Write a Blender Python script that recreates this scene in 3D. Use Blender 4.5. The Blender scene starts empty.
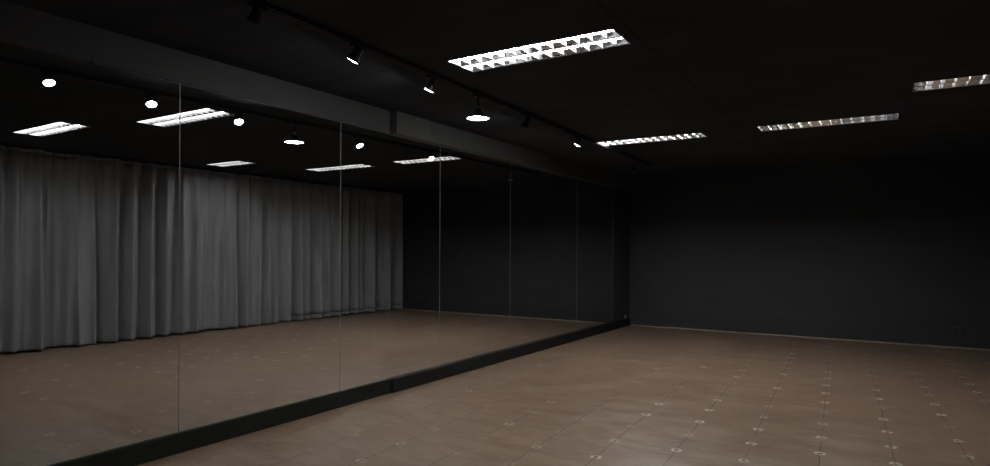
import bpy, bmesh, math, random
from math import sin, cos, pi, radians, hypot
from mathutils import Vector, Matrix

random.seed(4)
S = bpy.context.scene
C = S.collection

# ------------------------------------------------------------------ measures
H = 1.30                       # camera height
FPX, YAW, HZ, ROLL = 623.6, 0.55868, 250.54, 0.0045
XM = -3.8226                   # mirror face
YB = 10.5514                   # back wall
HC = 2.5634                    # ceiling
MB, MT = 0.1282, 2.3578        # mirror bottom / top
XL = XM - 0.008                # left wall face
XR = 1.72                      # right wall face
YF = -1.3                      # wall behind the camera
XCUR = 1.36                    # curtain centre line


def ray(x, y=HZ):
    c, s = cos(ROLL), sin(ROLL)
    u, v = x - 495, y - HZ
    u, v = c * u + s * v, -s * u + c * v
    r = u / FPX
    return Vector((r * cos(YAW) - sin(YAW), r * sin(YAW) + cos(YAW), -v / FPX))


def refl_y(px, plane_x):
    """Y of a point seen in the mirror at picture column px, standing on the real plane X = plane_x."""
    d = ray(px)
    return (2 * XM - plane_x) / d.x * d.y


# ------------------------------------------------------------------ materials
def mat(name, col, rough=0.6, metal=0.0, spec=0.5, emit=None, strength=0.0):
    m = bpy.data.materials.new(name)
    m.use_nodes = True
    b = m.node_tree.nodes['Principled BSDF']
    b.inputs['Base Color'].default_value = (*col, 1)
    b.inputs['Roughness'].default_value = rough
    b.inputs['Metallic'].default_value = metal
    b.inputs['Specular IOR Level'].default_value = spec
    if emit:
        b.inputs['Emission Color'].default_value = (*emit, 1)
        b.inputs['Emission Strength'].default_value = strength
    return m


def noisy(m, c0, c1, scale=(6, 6, 6), detail=6, lo=0.35, hi=0.7, coord='Object', bump=0.0):
    nt = m.node_tree
    b = nt.nodes['Principled BSDF']
    tc = nt.nodes.new('ShaderNodeTexCoord')
    mp = nt.nodes.new('ShaderNodeMapping')
    mp.inputs['Scale'].default_value = scale
    nz = nt.nodes.new('ShaderNodeTexNoise')
    nz.inputs['Scale'].default_value = 1.0
    nz.inputs['Detail'].default_value = detail
    rp = nt.nodes.new('ShaderNodeValToRGB')
    rp.color_ramp.elements[0].position = lo
    rp.color_ramp.elements[1].position = hi
    rp.color_ramp.elements[0].color = (*c0, 1)
    rp.color_ramp.elements[1].color = (*c1, 1)
    nt.links.new(tc.outputs[coord], mp.inputs['Vector'])
    nt.links.new(mp.outputs['Vector'], nz.inputs['Vector'])
    nt.links.new(nz.outputs['Fac'], rp.inputs['Fac'])
    nt.links.new(rp.outputs['Color'], b.inputs['Base Color'])
    if bump:
        bp = nt.nodes.new('ShaderNodeBump')
        bp.inputs['Strength'].default_value = bump
        bp.inputs['Distance'].default_value = 0.002
        nt.links.new(nz.outputs['Fac'], bp.inputs['Height'])
        nt.links.new(bp.outputs['Normal'], b.inputs['Normal'])
    return m


class G:
    """tiny helper to write maths in shader nodes"""
    def __init__(s, nt):
        s.nt = nt

    def m(s, op, a, b=None, c=None, clamp=False):
        n = s.nt.nodes.new('ShaderNodeMath')
        n.operation = op
        n.use_clamp = clamp
        for i, v in enumerate((a, b, c)):
            if v is None:
                continue
            if isinstance(v, (int, float)):
                n.inputs[i].default_value = v
            else:
                s.nt.links.new(v, n.inputs[i])
        return n.outputs[0]

    def smooth(s, v, a, b, o0=0.0, o1=1.0):
        n = s.nt.nodes.new('ShaderNodeMapRange')
        n.interpolation_type = 'SMOOTHSTEP'
        s.nt.links.new(v, n.inputs['Value'])
        n.inputs['From Min'].default_value = a
        n.inputs['From Max'].default_value = b
        n.inputs['To Min'].default_value = o0
        n.inputs['To Max'].default_value = o1
        return n.outputs['Result']

    def mix(s, f, a, b, blend='MIX'):
        n = s.nt.nodes.new('ShaderNodeMix')
        n.data_type = 'RGBA'
        n.blend_type = blend
        for i, v in ((0, f), (6, a), (7, b)):
            if isinstance(v, (int, float)):
                n.inputs[i].default_value = v
            elif isinstance(v, tuple):
                n.inputs[i].default_value = (*v, 1)
            else:
                s.nt.links.new(v, n.inputs[i])
        return n.outputs[2]

    def noise(s, vec, scale, detail=4, rough=0.5):
        n = s.nt.nodes.new('ShaderNodeTexNoise')
        n.inputs['Scale'].default_value = scale
        n.inputs['Detail'].default_value = detail
        n.inputs['Roughness'].default_value = rough
        s.nt.links.new(vec, n.inputs['Vector'])
        return n.outputs['Fac']

    def mapping(s, vec, scale=(1, 1, 1), rot=0.0, loc=(0, 0, 0)):
        n = s.nt.nodes.new('ShaderNodeMapping')
        n.inputs['Scale'].default_value = scale
        n.inputs['Rotation'].default_value = (0, 0, rot)
        n.inputs['Location'].default_value = loc
        s.nt.links.new(vec, n.inputs['Vector'])
        return n.outputs['Vector']


def floor_material():
    m = mat('floor_tiles', (0.2, 0.15, 0.12), 0.42, spec=0.5)
    nt = m.node_tree
    b = nt.nodes['Principled BSDF']
    g = G(nt)
    tc = nt.nodes.new('ShaderNodeTexCoord')
    P = tc.outputs['Object']
    sep = nt.nodes.new('ShaderNodeSeparateXYZ')
    nt.links.new(P, sep.inputs[0])
    x, y = sep.outputs[0], sep.outputs[1]
    TX, TY = 0.4126, 0.392
    # tile coordinates: rows run along Y, turned by 3.1 degrees
    u = g.m('DIVIDE', g.m('SUBTRACT', g.m('ADD', x, g.m('MULTIPLY', g.m('SUBTRACT', y, 2.5), 0.0542)), -1.0652), TX)
    v = g.m('DIVIDE', g.m('SUBTRACT', g.m('SUBTRACT', y, g.m('MULTIPLY', x, 0.0542)), 4.155), TY)
    cu, cv = g.m('ROUND', u), g.m('ROUND', v)
    du = g.m('MULTIPLY', g.m('SUBTRACT', u, cu), TX)
    dv = g.m('MULTIPLY', g.m('SUBTRACT', v, cv), TY)
    comb = nt.nodes.new('ShaderNodeCombineXYZ')
    nt.links.new(cu, comb.inputs[0])
    nt.links.new(cv, comb.inputs[1])
    wn = nt.nodes.new('ShaderNodeTexWhiteNoise')
    wn.noise_dimensions = '2D'
    nt.links.new(comb.outputs[0], wn.inputs['Vector'])
    rnd = wn.outputs['Value']
    # per tile tone
    combt = nt.nodes.new('ShaderNodeCombineXYZ')
    nt.links.new(g.m('FLOOR', u), combt.inputs[0])
    nt.links.new(g.m('FLOOR', v), combt.inputs[1])
    wt = nt.nodes.new('ShaderNodeTexWhiteNoise')
    wt.noise_dimensions = '2D'
    nt.links.new(combt.outputs[0], wt.inputs['Vector'])
    # streaky clay colour, brushed along X
    n1 = g.noise(g.mapping(P, (2.2, 6.5, 1)), 1.0, 9, 0.68)
    n2 = g.noise(g.mapping(P, (7.0, 30.0, 1), 0.04), 1.0, 6, 0.65)
    n3 = g.noise(P, 1.1, 3, 0.5)
    base = g.mix(g.smooth(n1, 0.34, 0.68), (0.172, 0.110, 0.073), (0.275, 0.205, 0.151))
    base = g.mix(g.m('MULTIPLY', g.smooth(n3, 0.4, 0.65), 0.55), base, (0.205, 0.128, 0.085))
    base = g.mix(g.m('MULTIPLY', g.smooth(n2, 0.48, 0.72), 0.5), base, (0.335, 0.262, 0.198))
    n4 = g.noise(g.mapping(P, (3.2, 10.0, 1), -0.05, (7, 3, 0)), 1.0, 8, 0.7)
    base = g.mix(g.m('MULTIPLY', g.smooth(n4, 0.55, 0.75), 0.45), base, (0.120, 0.072, 0.048))
    base = g.mix(g.m('MULTIPLY', g.m('SUBTRACT', wt.outputs['Value'], 0.3, clamp=True), 0.22), base, (0.10, 0.062, 0.047))
    # thin dark joints, better kept along Y
    ju = g.smooth(g.m('ABSOLUTE', du), 0.0018, 0.0045, 1.0, 0.0)
    jv = g.smooth(g.m('ABSOLUTE', dv), 0.0010, 0.0035, 1.0, 0.0)
    wear = g.smooth(g.noise(P, 1.6, 2), 0.35, 0.55)
    joint = g.m('MAXIMUM', g.m('MULTIPLY', ju, g.m('MULTIPLY_ADD', wear, 0.6, 0.3)), g.m('MULTIPLY', jv, g.m('MULTIPLY', wear, 0.3)))
    base = g.mix(joint, base, (0.022, 0.016, 0.013))
    # worn white ring left round each tile corner
    r = g.m('SQRT', g.m('ADD', g.m('MULTIPLY', du, du), g.m('MULTIPLY', dv, dv)))
    wob = g.noise(P, 55.0, 2)
    rr = g.m('ADD', r, g.m('MULTIPLY', g.m('SUBTRACT', wob, 0.5), 0.016))
    ring = g.m('MULTIPLY', g.smooth(rr, 0.013, 0.021), g.smooth(rr, 0.030, 0.041, 1.0, 0.0))
    broken = g.smooth(g.noise(P, 38.0, 1), 0.38, 0.52)
    keep = g.smooth(g.m('ADD', rnd, g.smooth(x, -2.2, -0.9, -0.42, 0.0)), 0.05, 0.5, 0.30, 1.0)
    keep2 = g.smooth(g.noise(P, 0.55, 1), 0.36, 0.5, 0.55, 1.0)
    keepx = g.smooth(x, -2.6, -0.9, 0.5, 1.0)       # fewer worn corners by the mirrors
    ring = g.m('MULTIPLY', g.m('MULTIPLY', ring, broken), g.m('MULTIPLY', g.m('MULTIPLY', keep, keepx), keep2))
    base = g.mix(g.m('MULTIPLY', ring, 0.85), base, (0.80, 0.77, 0.66))
    hole = g.m('MULTIPLY', g.smooth(r, 0.008, 0.014, 1.0, 0.0), g.m('MULTIPLY', keep, keepx))
    base = g.mix(g.m('MULTIPLY', hole, 0.6), base, (0.05, 0.04, 0.033))
    nt.links.new(base, b.inputs['Base Color'])
    nt.links.new(g.smooth(n1, 0.3, 0.7, 0.34, 0.40), b.inputs['Roughness'])
    bp = nt.nodes.new('ShaderNodeBump')
    bp.inputs['Strength'].default_value = 0.05
    bp.inputs['Distance'].default_value = 0.002
    nt.links.new(g.m('SUBTRACT', n2, joint), bp.inputs['Height'])
    nt.links.new(bp.outputs['Normal'], b.inputs['Normal'])
    return m


def ceiling_material():
    m = mat('black_ceiling', (0.03, 0.03, 0.03), 1.0, spec=0.05)
    nt = m.node_tree
    b = nt.nodes['Principled BSDF']
    g = G(nt)
    tc = nt.nodes.new('ShaderNodeTexCoord')
    P = tc.outputs['Object']
    sep = nt.nodes.new('ShaderNodeSeparateXYZ')
    nt.links.new(P, sep.inputs[0])
    x, y = sep.outputs[0], sep.outputs[1]
    n = g.noise(g.mapping(P, (1.2, 4.0, 1)), 1.0, 5)
    base = g.mix(g.smooth(n, 0.35, 0.7), CEIL0, CEIL1)
    lx = g.m('ABSOLUTE', g.m('MULTIPLY', g.m('SUBTRACT', g.m('FRACT', g.m('DIVIDE', g.m('SUBTRACT', x, -1.24 - 1.22), 2.44)), 0.5), 2.44))
    ly = g.m('ABSOLUTE', g.m('MULTIPLY', g.m('SUBTRACT', g.m('FRACT', g.m('DIVIDE', g.m('SUBTRACT', y, 3.30 - 1.1), 2.2)), 0.5), 2.2))
    ln = g.m('MAXIMUM', g.smooth(lx, 0.004, 0.012, 1.0, 0.0), g.smooth(ly, 0.004, 0.012, 1.0, 0.0))
    base = g.mix(g.m('MULTIPLY', ln, 0.5), base, (0.006, 0.006, 0.006))
    nt.links.new(base, b.inputs['Base Color'])
    return m


CEIL0, CEIL1 = (0.0285, 0.0312, 0.0340), (0.0375, 0.0410, 0.0445)
TUBE = 80.0
LENS = 300.0
DISC = 60.0

M = {}
M['floor'] = floor_material()
M['ceiling'] = ceiling_material()
M['wall'] = noisy(mat('black_wall_paint', (0.02, 0.02, 0.02), 0.7, spec=0.25), (0.024, 0.0255, 0.027), (0.031, 0.0325, 0.034), (2, 2, 5))
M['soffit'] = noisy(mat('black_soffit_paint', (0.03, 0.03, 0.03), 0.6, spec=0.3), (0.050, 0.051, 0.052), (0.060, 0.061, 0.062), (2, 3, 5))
M['soffit_lit'] = noisy(mat('black_soffit_paint_lit', (0.03, 0.03, 0.03), 0.6, spec=0.3), (0.064, 0.065, 0.066), (0.076, 0.077, 0.078), (2, 3, 5))  # soffit black made lighter: spotlight wash on the stepped panel put into the colour
M['base'] = noisy(mat('black_base_paint', (0.02, 0.02, 0.018), 0.6, spec=0.2), (0.008, 0.0092, 0.0088), (0.012, 0.0132, 0.0125), (3, 6, 6))
M['mirror'] = mat('silvered_glass', (0.80, 0.81, 0.81), 0.0, 1.0)
M['edge'] = noisy(mat('ground_glass_edge', (0.4, 0.41, 0.4), 0.35, 0.3), (0.19, 0.20, 0.19), (0.29, 0.30, 0.29), (30, 30, 4))
M['rim_strip'] = noisy(mat('tan_edge_strip', (0.3, 0.24, 0.18), 0.5), (0.24, 0.19, 0.14), (0.34, 0.27, 0.2), (4, 4, 4))
M['curtain'] = noisy(mat('grey_cloth', (0.25, 0.25, 0.255), 0.95, spec=0.15), (0.215, 0.222, 0.230), (0.262, 0.270, 0.279), (7, 7, 1.5), bump=0.1)
M['hem'] = noisy(mat('dusty_grey_hem', (0.27, 0.27, 0.27), 0.95, spec=0.15), (0.215, 0.220, 0.227), (0.285, 0.289, 0.295), (5, 5, 25), bump=0.1)
M['black_metal'] = noisy(mat('black_powder_coat', (0.012, 0.012, 0.012), 0.45, 0.2), (0.010, 0.010, 0.010), (0.016, 0.016, 0.016), (40, 40, 40))
M['grey_metal'] = noisy(mat('grey_satin_metal', (0.35, 0.35, 0.36), 0.3, 0.9), (0.3, 0.3, 0.31), (0.42, 0.42, 0.43), (40, 40, 40))
M['chrome'] = noisy(mat('chrome', (0.7, 0.7, 0.7), 0.15, 1.0), (0.65, 0.65, 0.65), (0.8, 0.8, 0.8), (60, 60, 60))
M['housing'] = noisy(mat('lamp_housing', (0.5, 0.5, 0.5), 0.4, 0.3), (0.45, 0.45, 0.45), (0.55, 0.55, 0.55), (10, 10, 10))
M['reflector'] = noisy(mat('anodised_reflector', (0.72, 0.72, 0.74), 0.16, 1.0), (0.68, 0.68, 0.70), (0.78, 0.78, 0.80), (12, 12, 12))
M['blade'] = noisy(mat('louvre_blade', (0.75, 0.75, 0.76), 0.3, 0.6), (0.70, 0.70, 0.71), (0.80, 0.80, 0.81), (12, 12, 12))
M['tube'] = mat('fluorescent_tube', (0.9, 0.9, 0.9), 0.4, emit=(1.0, 0.985, 0.96), strength=TUBE)
M['tube_old'] = mat('fluorescent_tube_old', (0.9, 0.9, 0.9), 0.4, emit=(1.0, 0.985, 0.96), strength=TUBE * 0.65)
M['tube_far'] = mat('fluorescent_tube_new', (0.9, 0.9, 0.9), 0.4, emit=(1.0, 0.985, 0.96), strength=TUBE * 2.6)
M['lens'] = mat('lit_spot_lens', (0.9, 0.9, 0.9), 0.4, emit=(1.0, 0.985, 0.96), strength=LENS)
M['lens_soft'] = mat('softly_lit_spot_lens', (0.9, 0.9, 0.9), 0.4, emit=(1.0, 0.985, 0.96), strength=LENS * 0.06)
M['lens_half'] = mat('half_lit_spot_lens', (0.9, 0.9, 0.9), 0.4, emit=(1.0, 0.985, 0.96), strength=LENS * 0.33)
M['lens_dim'] = mat('dim_spot_lens', (0.25, 0.25, 0.26), 0.25, spec=0.6)
M['disc'] = mat('lit_lamp_disc', (0.9, 0.9, 0.9), 0.4, emit=(1.0, 0.985, 0.96), strength=DISC)
M['plastic'] = noisy(mat('dark_grey_plastic', (0.06, 0.06, 0.06), 0.4), (0.028, 0.028, 0.028), (0.036, 0.036, 0.036), (30, 30, 30))
M['light_plastic'] = noisy(mat('grey_plastic', (0.3, 0.3, 0.3), 0.4), (0.27, 0.27, 0.27), (0.34, 0.34, 0.34), (30, 30, 30))


# ------------------------------------------------------------------ mesh helpers
class MB_:
    def __init__(s):
        s.v, s.f, s.sm = [], [], []

    def add(s, vs, fs, smooth=False):
        o = len(s.v)
        s.v += [tuple(v) for v in vs]
        for f in fs:
            s.f.append(tuple(i + o for i in f))
            s.sm.append(smooth)
        return s

    def box(s, x0, x1, y0, y1, z0, z1):
        return s.add([(x0, y0, z0), (x1, y0, z0), (x1, y1, z0), (x0, y1, z0), (x0, y0, z1), (x1, y0, z1), (x1, y1, z1), (x0, y1, z1)],
                     [(0, 3, 2, 1), (4, 5, 6, 7), (0, 1, 5, 4), (1, 2, 6, 5), (2, 3, 7, 6), (3, 0, 4, 7)])

    def lathe(s, prof, n=24, mx=None, cap0=True, cap1=True):
        """prof: (radius, z) pairs, revolved about local z, then moved by mx"""
        mx = mx or Matrix.Identity(4)
        vs = []
        for r, z in prof:
            for k in range(n):
                a = 2 * pi * k / n
                vs.append(mx @ Vector((r * cos(a), r * sin(a), z)))
        fs = []
        for i in range(len(prof) - 1):
            for k in range(n):
                k2 = (k + 1) % n
                fs.append((i * n + k, i * n + k2, (i + 1) * n + k2, (i + 1) * n + k))
        s.add(vs, fs, True)
        if cap0:
            s.add(vs[:n], [tuple(range(n - 1, -1, -1))])
        if cap1:
            s.add(vs[-n:], [tuple(range(n))])
        return s

    def tube(s, pts, r, n=10):
        pts = [Vector(p) for p in pts]
        rings = []
        for i, p in enumerate(pts):
            d = (pts[min(i + 1, len(pts) - 1)] - pts[max(i - 1, 0)]).normalized()
            q = d.to_track_quat('Z', 'Y').to_matrix()
            rings.append([p + q @ Vector((r * cos(2 * pi * k / n), r * sin(2 * pi * k / n), 0)) for k in range(n)])
        vs = [v for rg in rings for v in rg]
        fs = []
        for i in range(len(pts) - 1):
            for k in range(n):
                k2 = (k + 1) % n
                fs.append((i * n + k, i * n + k2, (i + 1) * n + k2, (i + 1) * n + k))
        s.add(vs, fs, True)
        s.add(rings[0], [tuple(range(n - 1, -1, -1))])
        s.add(rings[-1], [tuple(range(n))])
        return s

    def build(s, name, m, parent=None, bevel=0.0):
        me = bpy.data.meshes.new(name)
        me.from_pydata(s.v, [], s.f)
        bm = bmesh.new()
        bm.from_mesh(me)
        bmesh.ops.remove_doubles(bm, verts=bm.verts, dist=1e-6)
        bmesh.ops.recalc_face_normals(bm, faces=bm.faces)
        bm.to_mesh(me)
        bm.free()
        if any(s.sm) and len(me.polygons) == len(s.sm):
            for p, q in zip(me.polygons, s.sm):
                p.use_smooth = q
        me.materials.append(m)
        o = bpy.data.objects.new(name, me)
        C.objects.link(o)
        if parent:
            o.parent = parent
        if bevel:
            b = o.modifiers.new('bevel', 'BEVEL')
            b.width = bevel
            b.segments = 2
            b.limit_method = 'ANGLE'
        return o


def tag(o, label, cat, group=None):
    o['label'] = label
    o['category'] = cat
    if group:
        o['group'] = group
    return o


def struct(o, label=None, cat=None):
    o['kind'] = 'structure'
    if label:
        o['label'] = label
        o['category'] = cat
    return o


def thing(name, loc, label, cat, group=None, rz=0.0):
    o = bpy.data.objects.new(name, None)
    o.empty_display_size = 0.1
    o.location = loc
    o.rotation_euler.z = rz
    C.objects.link(o)
    return tag(o, label, cat, group)


# ------------------------------------------------------------------ the room shell
struct(MB_().box(XL - 0.15, XR + 0.15, YF - 0.15, YB + 0.15, -0.12, 0.0).build('floor', M['floor']),
       'brown taupe tiled floor with worn white rings at the tile corners', 'floor')
struct(MB_().box(XL - 0.15, XL, YF - 0.15, YB + 0.15, 0.0, 2.75).build('wall_left', M['wall']),
       'black painted wall carrying the row of mirrors', 'wall')
struct(MB_().box(XR, XR + 0.15, YF - 0.15, YB + 0.15, 0.0, 2.75).build('wall_right', M['wall']),
       'black painted wall behind the grey curtains', 'wall')
struct(MB_().box(XL, XR, YB, YB + 0.15, 0.0, 2.75).build('wall_back', M['wall']),
       'plain black painted wall at the far end', 'wall')
struct(MB_().box(XL, XR, YF - 0.15, YF, 0.0, 2.75).build('wall_front', M['wall']),
       'black painted wall behind the viewer', 'wall')

# louvred lamps: (x0, x1, y0, y1)
LAMPS = [
    (-2.48, -1.32, 3.365, 3.665, 'tube', 'nearest ceiling light, its bright louvres closest to the track spotlights'),
    (-2.82, -1.67, 6.79, 7.07, 'tube_far', 'far ceiling light beside the end of the spotlight track'),
    (-1.10, 0.10, 6.75, 7.05, 'tube', 'far ceiling light in front of the middle of the back wall'),
    (0.18, 0.95, 5.60, 5.90, 'tube_old', 'ceiling light nearest the right edge of the photo'),
    (-0.66, 0.42, 2.97, 3.26, 'tube', 'ceiling light seen only in the mirror, at its far left above the curtain'),
]
xs = sorted({XL, XR, *[l[0] for l in LAMPS], *[l[1] for l in LAMPS]})
ys = sorted({YF, YB, *[l[2] for l in LAMPS], *[l[3] for l in LAMPS]})
cb = MB_()
for i in range(len(xs) - 1):
    for j in range(len(ys) - 1):
        mx_, my_ = (xs[i] + xs[i + 1]) / 2, (ys[j] + ys[j + 1]) / 2
        if any(l[0] < mx_ < l[1] and l[2] < my_ < l[3] for l in LAMPS):
            continue
        cb.box(xs[i], xs[i + 1], ys[j], ys[j + 1], HC, HC + 0.012)
struct(cb.build('ceiling', M['ceiling']), 'black board ceiling with recessed louvre lights', 'ceiling')

# soffit above the mirrors, its far length standing 5 cm further out
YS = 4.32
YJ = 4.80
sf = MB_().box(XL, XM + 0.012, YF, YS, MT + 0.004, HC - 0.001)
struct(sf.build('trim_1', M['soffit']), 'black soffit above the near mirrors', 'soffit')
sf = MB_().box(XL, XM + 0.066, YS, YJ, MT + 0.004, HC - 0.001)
struct(sf.build('trim_2', M['soffit_lit'], bevel=0.003), 'short boxed black soffit panel that steps forward', 'soffit')
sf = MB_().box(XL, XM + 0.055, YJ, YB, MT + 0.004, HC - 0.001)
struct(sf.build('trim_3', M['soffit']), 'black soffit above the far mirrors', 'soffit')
# plinth under the mirrors, stepped at the same place
b1 = MB_().box(XL, XM + 0.022, YF, YS, 0.0, MB - 0.003)
struct(b1.build('baseboard_left', M['base'], bevel=0.002), 'black plinth below the near mirrors', 'baseboard')
b2 = MB_().box(XL, XM + 0.040, YS, YB, 0.0, MB - 0.003)
struct(b2.build('baseboard_far_left', M['base'], bevel=0.002), 'black plinth below the far mirrors, stepped out', 'baseboard')
# wall strip between the last mirror and the corner
YE = 9.78
struct(MB_().box(XL, XM + 0.012, YE + 0.004, YB, MB - 0.003, MT + 0.004).build('trim_4', M['wall']),
       'black wall strip between the last mirror and the corner', 'wall')
struct(MB_().box(XM + 0.040, XR, YB - 0.010, YB, 0.0, 0.014).build('baseboard_back', M['rim_strip']),
       'thin tan edge strip along the foot of the back wall', 'baseboard')

# ------------------------------------------------------------------ mirrors
seams = [0.93, 2.31, 3.70, 5.06, 6.46, 8.38, YE]
mlab = ['leftmost mirror panel, reflecting the near end of the grey curtain',
        'second mirror panel from the left, its glass filled with reflected curtain',
        'mirror panel under the stepped soffit, reflecting the end of the curtain',
        'fourth mirror panel from the left, reflecting the start of the black back wall',
        'wide mirror panel left of the last one, reflecting only black wall and floor',
        'last mirror panel before the dark corner']
for i in range(len(seams) - 1):
    y0, y1 = seams[i] + 0.0012, seams[i + 1] - 0.0012
    t = thing('wall_mirror', (XM - 0.003, y0, MB), mlab[i], 'mirror', 'wall mirror panels in a row')
    w, hh = y1 - y0, MT - MB
    e = 0.0018
    MB_().box(-0.003, 0.003, e, w - e, e, hh - e).build('glass', M['mirror'], t)
    f = MB_()
    f.box(-0.004, 0.0034, 0, e, 0, hh).box(-0.004, 0.0034, w - e, w, 0, hh)
    f.box(-0.004, 0.0034, e, w - e, 0, e).box(-0.004, 0.0034, e, w - e, hh - e, hh)
    o = f.build('edge', M['edge'], t)
    o['label'] = 'thin pale ground glass edge'
t = thing('mirror_clip', (XM + 0.012, 1.79, MT + 0.004), 'tiny chrome clip at the top edge of the leftmost mirror', 'clip')
MB_().box(0.0, 0.004, -0.005, 0.005, -0.010, 0.030).build('plate', M['soffit'], t, bevel=0.001)
for z in (-0.006, 0.026):
    MB_().lathe([(0.0045, 0.0), (0.004, 0.002), (0.002, 0.003)], 12, Matrix.Translation((0.004, 0, z)) @ Matrix.Rotation(pi / 2, 4, 'Y')).build('screw', M['chrome'], t)

# ------------------------------------------------------------------ recessed louvre lights


def lamp(x0, x1, y0, y1, tube, label):
    L, W = x1 - x0, y1 - y0
    NB = max(6, round(L / 0.089))
    t = thing('ceiling_light', (x0, y0, HC), label, 'ceiling light', 'recessed louvre ceiling lights')
    D = 0.066
    zc = {'tube_old': 0.034, 'tube_far': 0.026}.get(tube, 0.029 if x0 < -1.2 else 0.026)
    hb = MB_()
    hb.box(-0.004, L + 0.004, -0.004, 0.0, 0.0, D).box(-0.004, L + 0.004, W, W + 0.004, 0.0, D)
    hb.box(-0.004, 0, 0, W, 0, D).box(L, L + 0.004, 0, W, 0, D)
    hb.box(-0.004, L + 0.004, -0.004, W + 0.004, D, D + 0.004)
    hb.build('housing', M['housing'], t)
    cw = W / 2
    for c in range(2):
        o = c * cw
        # parabolic side reflectors of one channel
        prof = []
        for k in range(9):
            q = k / 8
            prof.append((0.003 + (cw * 0.5 - 0.022) * q ** 1.9, 0.001 + (D - 0.006) * q))
        rb = MB_()
        for sgn in (0, 1):
            for k in range(8):
                (a0, z0), (a1, z1) = prof[k], prof[k + 1]
                if sgn:
                    a0, a1 = cw - a0, cw - a1
                rb.add([(0, o + a0, z0), (L, o + a0, z0), (L, o + a1, z1), (0, o + a1, z1)], [(0, 1, 2, 3)], True)
        rb.add([(0, o + cw * 0.5 - 0.02, D - 0.005), (L, o + cw * 0.5 - 0.02, D - 0.005), (L, o + cw * 0.5 + 0.02, D - 0.005), (0, o + cw * 0.5 + 0.02, D - 0.005)], [(0, 1, 2, 3)])
        r = rb.build('reflector', M['reflector'], t)
        s_ = r.modifiers.new('thick', 'SOLIDIFY')
        s_.thickness = 0.0008
        MB_().tube([(0.02, o + cw / 2, zc), (L - 0.02, o + cw / 2, zc)], 0.011, 10).build('tube', M[tube], t)
    for k in range(NB + 1):
        x = L * k / NB
        x = min(max(x, 0.003), L - 0.003)
        bb = MB_()
        for c in range(2):
            o = c * cw
            zt = 0.032
            yi = 0.003 + (cw * 0.5 - 0.022) * (zt / (D - 0.006)) ** 1.9
            a, bt = 0.0007, 0.0028
            vs = []
            for (hx, z, yy) in ((a, 0.001, 0.003), (bt, zt, yi)):
                vs += [(x - hx, o + yy, z), (x + hx, o + yy, z), (x + hx, o + cw - yy, z), (x - hx, o + cw - yy, z)]
            bb.add(vs, [(0, 3, 2, 1), (4, 5, 6, 7), (0, 1, 5, 4), (1, 2, 6, 5), (2, 3, 7, 6), (3, 0, 4, 7)])
        bb.build('louvre_blade', M['blade'], t)
    return t


for l in LAMPS:
    lamp(*l)

# ------------------------------------------------------------------ spotlight track
def track_x(y):
    return -2.63 - 0.028 * y


ZT = HC - 0.030                # underside of the track
t = thing('lighting_track', (track_x(0.9), 0.9, HC), 'long black lighting track running along the ceiling beside the mirrors', 'lighting track', rz=math.atan(0.028))
TL = 8.0
tb = MB_()
tb.box(-0.018, 0.018, 0, TL, -0.006, -0.0005).box(-0.018, -0.010, 0, TL, -0.030, -0.006).box(0.010, 0.018, 0, TL, -0.030, -0.006)
tb.build('rail', M['black_metal'], t)
for y in (-0.012, TL):
    MB_().box(-0.019, 0.019, y, y + 0.012, -0.031, -0.0005).build('end_cap', M['black_metal'], t)


def frame_to(n):
    """matrix whose z axis is n"""
    return n.to_track_quat('Z', 'Y').to_matrix().to_4x4()


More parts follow.
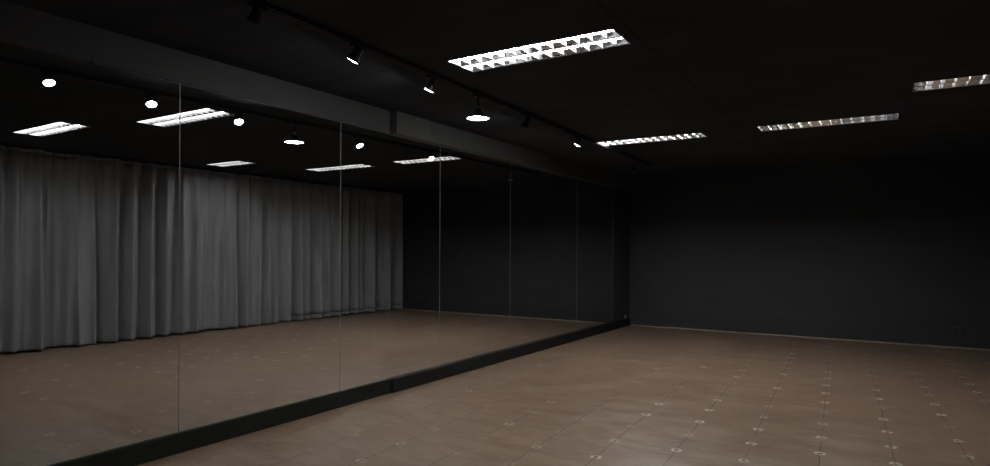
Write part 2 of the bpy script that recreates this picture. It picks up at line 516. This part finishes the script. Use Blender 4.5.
def spot(px, py, ymix, label, lit, R=0.039, edge_on=0.02, nx=-0.50, nz=-0.84, group='spotlights on the ceiling track', bright=None):
    d = ray(px, py)
    tt = -2.63 / (d.x + 0.028 * d.y)
    P = d * tt
    lz = H + P.z + (0.02 if ymix > 0 else 0.0)
    Y = P.y + ymix
    lens = Vector((track_x(Y), Y, lz))
    cam = Vector((0, 0, H)) - lens
    cam.normalize()
    # turn the face so that it is seen from here almost exactly edge-on
    ny = (edge_on - nx * cam.x - nz * cam.z) / cam.y
    n = Vector((nx, ny, nz)).normalized()
    base = Vector((lens.x, Y, ZT))
    pivot = lens - n * 0.045
    # keep the pivot under the track: shift sideways so the stem is vertical
    off = Vector((base.x - pivot.x, base.y - pivot.y, 0))
    lens += off
    pivot += off
    t = thing('track_spotlight', base, label, 'spotlight', group)
    pv, ls = pivot - base, lens - base
    a = MB_().box(-0.016, 0.016, -0.045, 0.045, -0.018, 0.0)
    a.build('adapter', M['black_metal'], t, bevel=0.003)
    st = MB_().lathe([(0.0075, 0.0), (0.0075, pv.z + 0.03)], 12)
    st.build('stem', M['black_metal'], t)
    # yoke: two arms at either side of the head, along the horizontal axis across n
    ax = Vector((0, 0, 1)).cross(n).normalized()
    yk = MB_()
    top = Vector((0, 0, pv.z + 0.032))
    for sg in (-1, 1):
        yk.tube([top, top + ax * sg * 0.030 + Vector((0, 0, -0.004)), pv + ax * sg * 0.034], 0.004, 8)
    yk.build('yoke', M['black_metal'], t)
    mx = Matrix.Translation(ls) @ frame_to(n)
    hd = MB_().lathe([(0.010, -0.088), (0.021, -0.084), (0.026, -0.070), (0.027, -0.045), (R * 0.86, -0.018), (R, -0.004), (R, 0.004), (R - 0.003, 0.004), (R - 0.004, -0.002)], 28, mx, True, False)
    h_ = hd.build('housing', M['black_metal'], t)
    for k in range(4):
        z = -0.078 + 0.010 * k
        MB_().lathe([(0.026, z), (0.031, z + 0.001), (0.031, z + 0.003), (0.026, z + 0.004)], 24, mx, False, False).build('cooling_fin', M['black_metal'], h_)
    MB_().lathe([(R - 0.004, 0.001), (R - 0.006, 0.0044), (R * 0.75, 0.0050), (0.002, 0.0055)], 28, mx, False, True).build('lens', M[lit] if lit else M['lens_dim'], t)
    MB_().lathe([(R - 0.003, 0.0015), (R + 0.0012, 0.0015), (R + 0.0012, 0.0042), (R - 0.003, 0.0042), (R - 0.003, 0.0015)], 28, mx, False, False).build('bezel', M['grey_metal'] if px > 600 else M['black_metal'], t)
    return t


spot(223, 11.5, 0.20, 'track spotlight nearest the viewer, close to the top edge of the photo', 'lens_soft', edge_on=-0.10)
spot(342, 58, 0.12, 'track spotlight between the nearest one and the one by the bright ceiling light', 'lens_half', edge_on=0.012)
spot(414.5, 86, 0.20, 'track spotlight just left of the nearest louvre ceiling light', 'lens', edge_on=0.012)
spot(527, 126, 0.0, 'track spotlight right of the wide round lamp, its face turned to the mirrors', 'lens', edge_on=-0.12)
spot(588, 148, -0.25, 'track spotlight with a pale face beside the far left louvre ceiling light', 'lens_half', edge_on=0.02)
spot(634, 172, 0.0, 'last track spotlight, a small unlit head near the far corner', False, edge_on=0.10, nx=-0.2)

# wide round lamp hanging from the track, face down
d = ray(478, 118.5)
tt = -2.63 / (d.x + 0.028 * d.y)
P = d * tt
base = Vector((track_x(P.y), P.y, ZT))
zd = H + P.z - ZT
t = thing('hanging_lamp', base, 'lit round lamp with a wide white disc facing down from the track', 'lamp')
MB_().box(-0.016, 0.016, -0.05, 0.05, -0.020, 0.0).build('adapter', M['black_metal'], t, bevel=0.003)
MB_().lathe([(0.010, -0.02), (0.010, zd + 0.07)], 14).build('stem', M['black_metal'], t)
MB_().lathe([(0.0125, zd + 0.085), (0.014, zd + 0.088), (0.014, zd + 0.094), (0.0125, zd + 0.097)], 16, None, False, False).build('collar', M['grey_metal'], t)
RD = 0.092
MB_().lathe([(0.018, zd + 0.075), (0.026, zd + 0.068), (0.032, zd + 0.045), (0.060, zd + 0.026), (RD, zd + 0.008), (RD + 0.001, zd - 0.001), (RD - 0.004, zd - 0.001), (RD - 0.005, zd + 0.002)], 36, None, True, False).build('shade', M['black_metal'], t)
MB_().lathe([(RD - 0.005, zd + 0.003), (0.06, zd + 0.0025), (0.002, zd + 0.002)], 36, None, False, True).build('lit_disc', M['disc'], t)

# ------------------------------------------------------------------ curtains on the right-hand wall
def px_y(px):
    return refl_y(px, XCUR)


deep = [(22, .05, .05), (59, .10, .10), (100, .07, .06), (143, .05, .05), (162, .05, .05), (177, .04, .05), (212, .09, .07), (240, .08, .07), (263, .05, .06),
        (283, .08, .07), (296, .06, .07), (314, .09, .07), (353, .09, .06), (367, .05, .06), (381, .09, .07), (396, .08, .06), (6, .05, .05), (78, .04, .05), (125, .05, .05), (332, .05, .06)]
deep = [(px_y(a), dp, w) for a, dp, w in deep]
ph = [random.uniform(0, 6.28) for _ in range(12)]


def fold(y, q):
    """x offset of the cloth at length y, q = 0 at the floor and 1 at the rail"""
    th = y * 2 * pi / 0.23 + ph[0] + 0.8 * sin(y * 1.7 + ph[1]) + 0.25 * sin(q * 2.2 + y * 3)
    s = 0.060 * (2 * (0.004 + sin(th / 2) ** 2) ** 0.52 - 1) + 0.009 * sin(y * 2 * pi / 0.118 + ph[2] + 1.3 * sin(y * 2.9))
    s += 0.022 * sin(y * 2 * pi / 0.47 + ph[3])
    s *= 0.75 + 0.25 * (1 - q)
    for yd, dp, w in deep:
        e = (y - yd - 0.02 * sin(3 * q + yd * 9)) / w
        if abs(e) < 3:
            s += 1.9 * dp * (0.75 + 0.25 * (1 - q)) * math.exp(-e * e)
    # small gathers right under the rail
    g = max(0.0, (q - 0.90) / 0.10)
    s = s * (1 - 0.35 * g) + g * 0.012 * sin(y * 2 * pi / 0.062 + ph[4])
    return s


YSPLIT = px_y(296)


def curtain(y0, y1, label, seed, hemmed):
    rnd = random.Random(seed)
    t = thing('curtain', (XCUR, y0, 0.0), label, 'curtain', 'grey curtains along the right-hand wall')
    step = 0.012
    n = int((y1 - y0) / step)
    ztop, zhem, zbot = HC - 0.026, 0.085, 0.016
    ph2 = rnd.uniform(0, 6)

    def sheet(zs, off=0.0):
        mb = MB_()
        vs, fs = [], []
        for i in range(n + 1):
            y = y0 + (y1 - y0) * i / n
            for z in zs:
                q = z / ztop
                zz = z
                if z < 0.05:
                    zz = z + 0.006 * (1 + sin(y * 2.3 + ph2)) + 0.004 * sin(y * 13)
                vs.append((fold(y, q) + off, y - y0, zz))
        m_ = len(zs)
        for i in range(n):
            for j in range(m_ - 1):
                fs.append((i * m_ + j, (i + 1) * m_ + j, (i + 1) * m_ + j + 1, i * m_ + j + 1))
        mb.add(vs, fs, True)
        return mb
    zlow = zhem if hemmed else zbot
    zhead = ztop - 0.035
    zs = [zlow + (zhead - zlow) * k / 28 for k in range(29)]
    if not hemmed:
        zs += [zbot + 0.03]
    zs = sorted(set(zs))
    o = sheet(zs).build('cloth', M['curtain'], t)
    sd = o.modifiers.new('thick', 'SOLIDIFY')
    sd.thickness = 0.002
    hd = sheet([zhead, zhead + 0.012, zhead + 0.024, ztop]).build('heading', M['curtain'], t)
    hd.modifiers.new('thick', 'SOLIDIFY').thickness = 0.003
    if hemmed:
        o = sheet([zbot, zbot + 0.025, zbot + 0.05, zhem]).build('hem', M['hem'], t)
        o['label'] = 'dusty stitched hem'
        sd = o.modifiers.new('thick', 'SOLIDIFY')
        sd.thickness = 0.0022
    return t


curtain(YF + 0.3, YSPLIT - 0.003, 'long grey pleated curtain seen in the two mirrors at the left', 1, False)
curtain(YSPLIT + 0.003, YB - 0.03, 'shorter grey pleated curtain that ends at the black back wall', 2, True)
t = thing('curtain_track', (XCUR, YF + 0.25, HC), 'slim black curtain track along the ceiling over the grey curtains', 'curtain track')
cl = YB - 0.02 - (YF + 0.25)
MB_().box(-0.02, 0.03, 0, cl, -0.022, -0.0005).build('rail', M['black_metal'], t)

# ------------------------------------------------------------------ small fittings
t = thing('cable_socket', (XM + 0.012, 10.36, 0.165), 'tiny grey round socket low on the wall strip in the far corner', 'socket')
rx = Matrix.Rotation(pi / 2, 4, 'Y')
MB_().lathe([(0.030, 0.0), (0.029, 0.008), (0.024, 0.012)], 20, rx).build('plate', M['light_plastic'], t)
MB_().lathe([(0.008, 0.012), (0.008, 0.022), (0.006, 0.024)], 12, rx).build('plug', M['chrome'], t)
t = thing('wall_outlet', (0.853, YB, 0.25), 'small dark power outlet low on the back wall near the curtain', 'outlet')
MB_().box(-0.075, 0.075, -0.012, 0.0, -0.04, 0.04).build('cover_plate', M['plastic'], t, bevel=0.004)
for k in (-1, 1):
    MB_().lathe([(0.020, 0.012), (0.020, 0.015), (0.017, 0.0155), (0.016, 0.0135)], 18, Matrix.Translation((k * 0.035, 0, 0)) @ Matrix.Rotation(pi / 2, 4, 'X')).build('plug_hole', M['black_metal'], t)

# ------------------------------------------------------------------ world, camera, colour
w = bpy.data.worlds.new('world')
S.world = w
w.use_nodes = True
w.node_tree.nodes['Background'].inputs['Color'].default_value = (0, 0, 0, 1)
w.node_tree.nodes['Background'].inputs['Strength'].default_value = 0.0

cam = bpy.data.cameras.new('camera')
cam.sensor_fit = 'HORIZONTAL'
cam.sensor_width = 36.0
cam.lens = FPX / 990 * 36.0
cam.shift_y = (HZ - 233.0) / 990
cam.clip_start = 0.05
co = bpy.data.objects.new('camera', cam)
C.objects.link(co)
c_, s_ = cos(ROLL), sin(ROLL)
r0 = Vector((cos(YAW), sin(YAW), 0))
fw = Vector((-sin(YAW), cos(YAW), 0))
up = Vector((0, 0, 1))
R_ = c_ * r0 + s_ * up
U_ = -s_ * r0 + c_ * up
B_ = -fw
mw = Matrix(((R_.x, U_.x, B_.x, 0), (R_.y, U_.y, B_.y, 0), (R_.z, U_.z, B_.z, H), (0, 0, 0, 1)))
co.matrix_world = mw
S.camera = co

S.view_settings.view_transform = 'Standard'
S.view_settings.look = 'None'
S.view_settings.gamma = 1.0
S.view_settings.use_curve_mapping = False
S.view_settings.exposure = 0.0
cy = S.cycles
cy.use_denoising = True
cy.max_bounces = 10
cy.diffuse_bounces = 5
cy.glossy_bounces = 6
cy.caustics_reflective = True
cy.blur_glossy = 0.5
cy.sample_clamp_indirect = 8.0
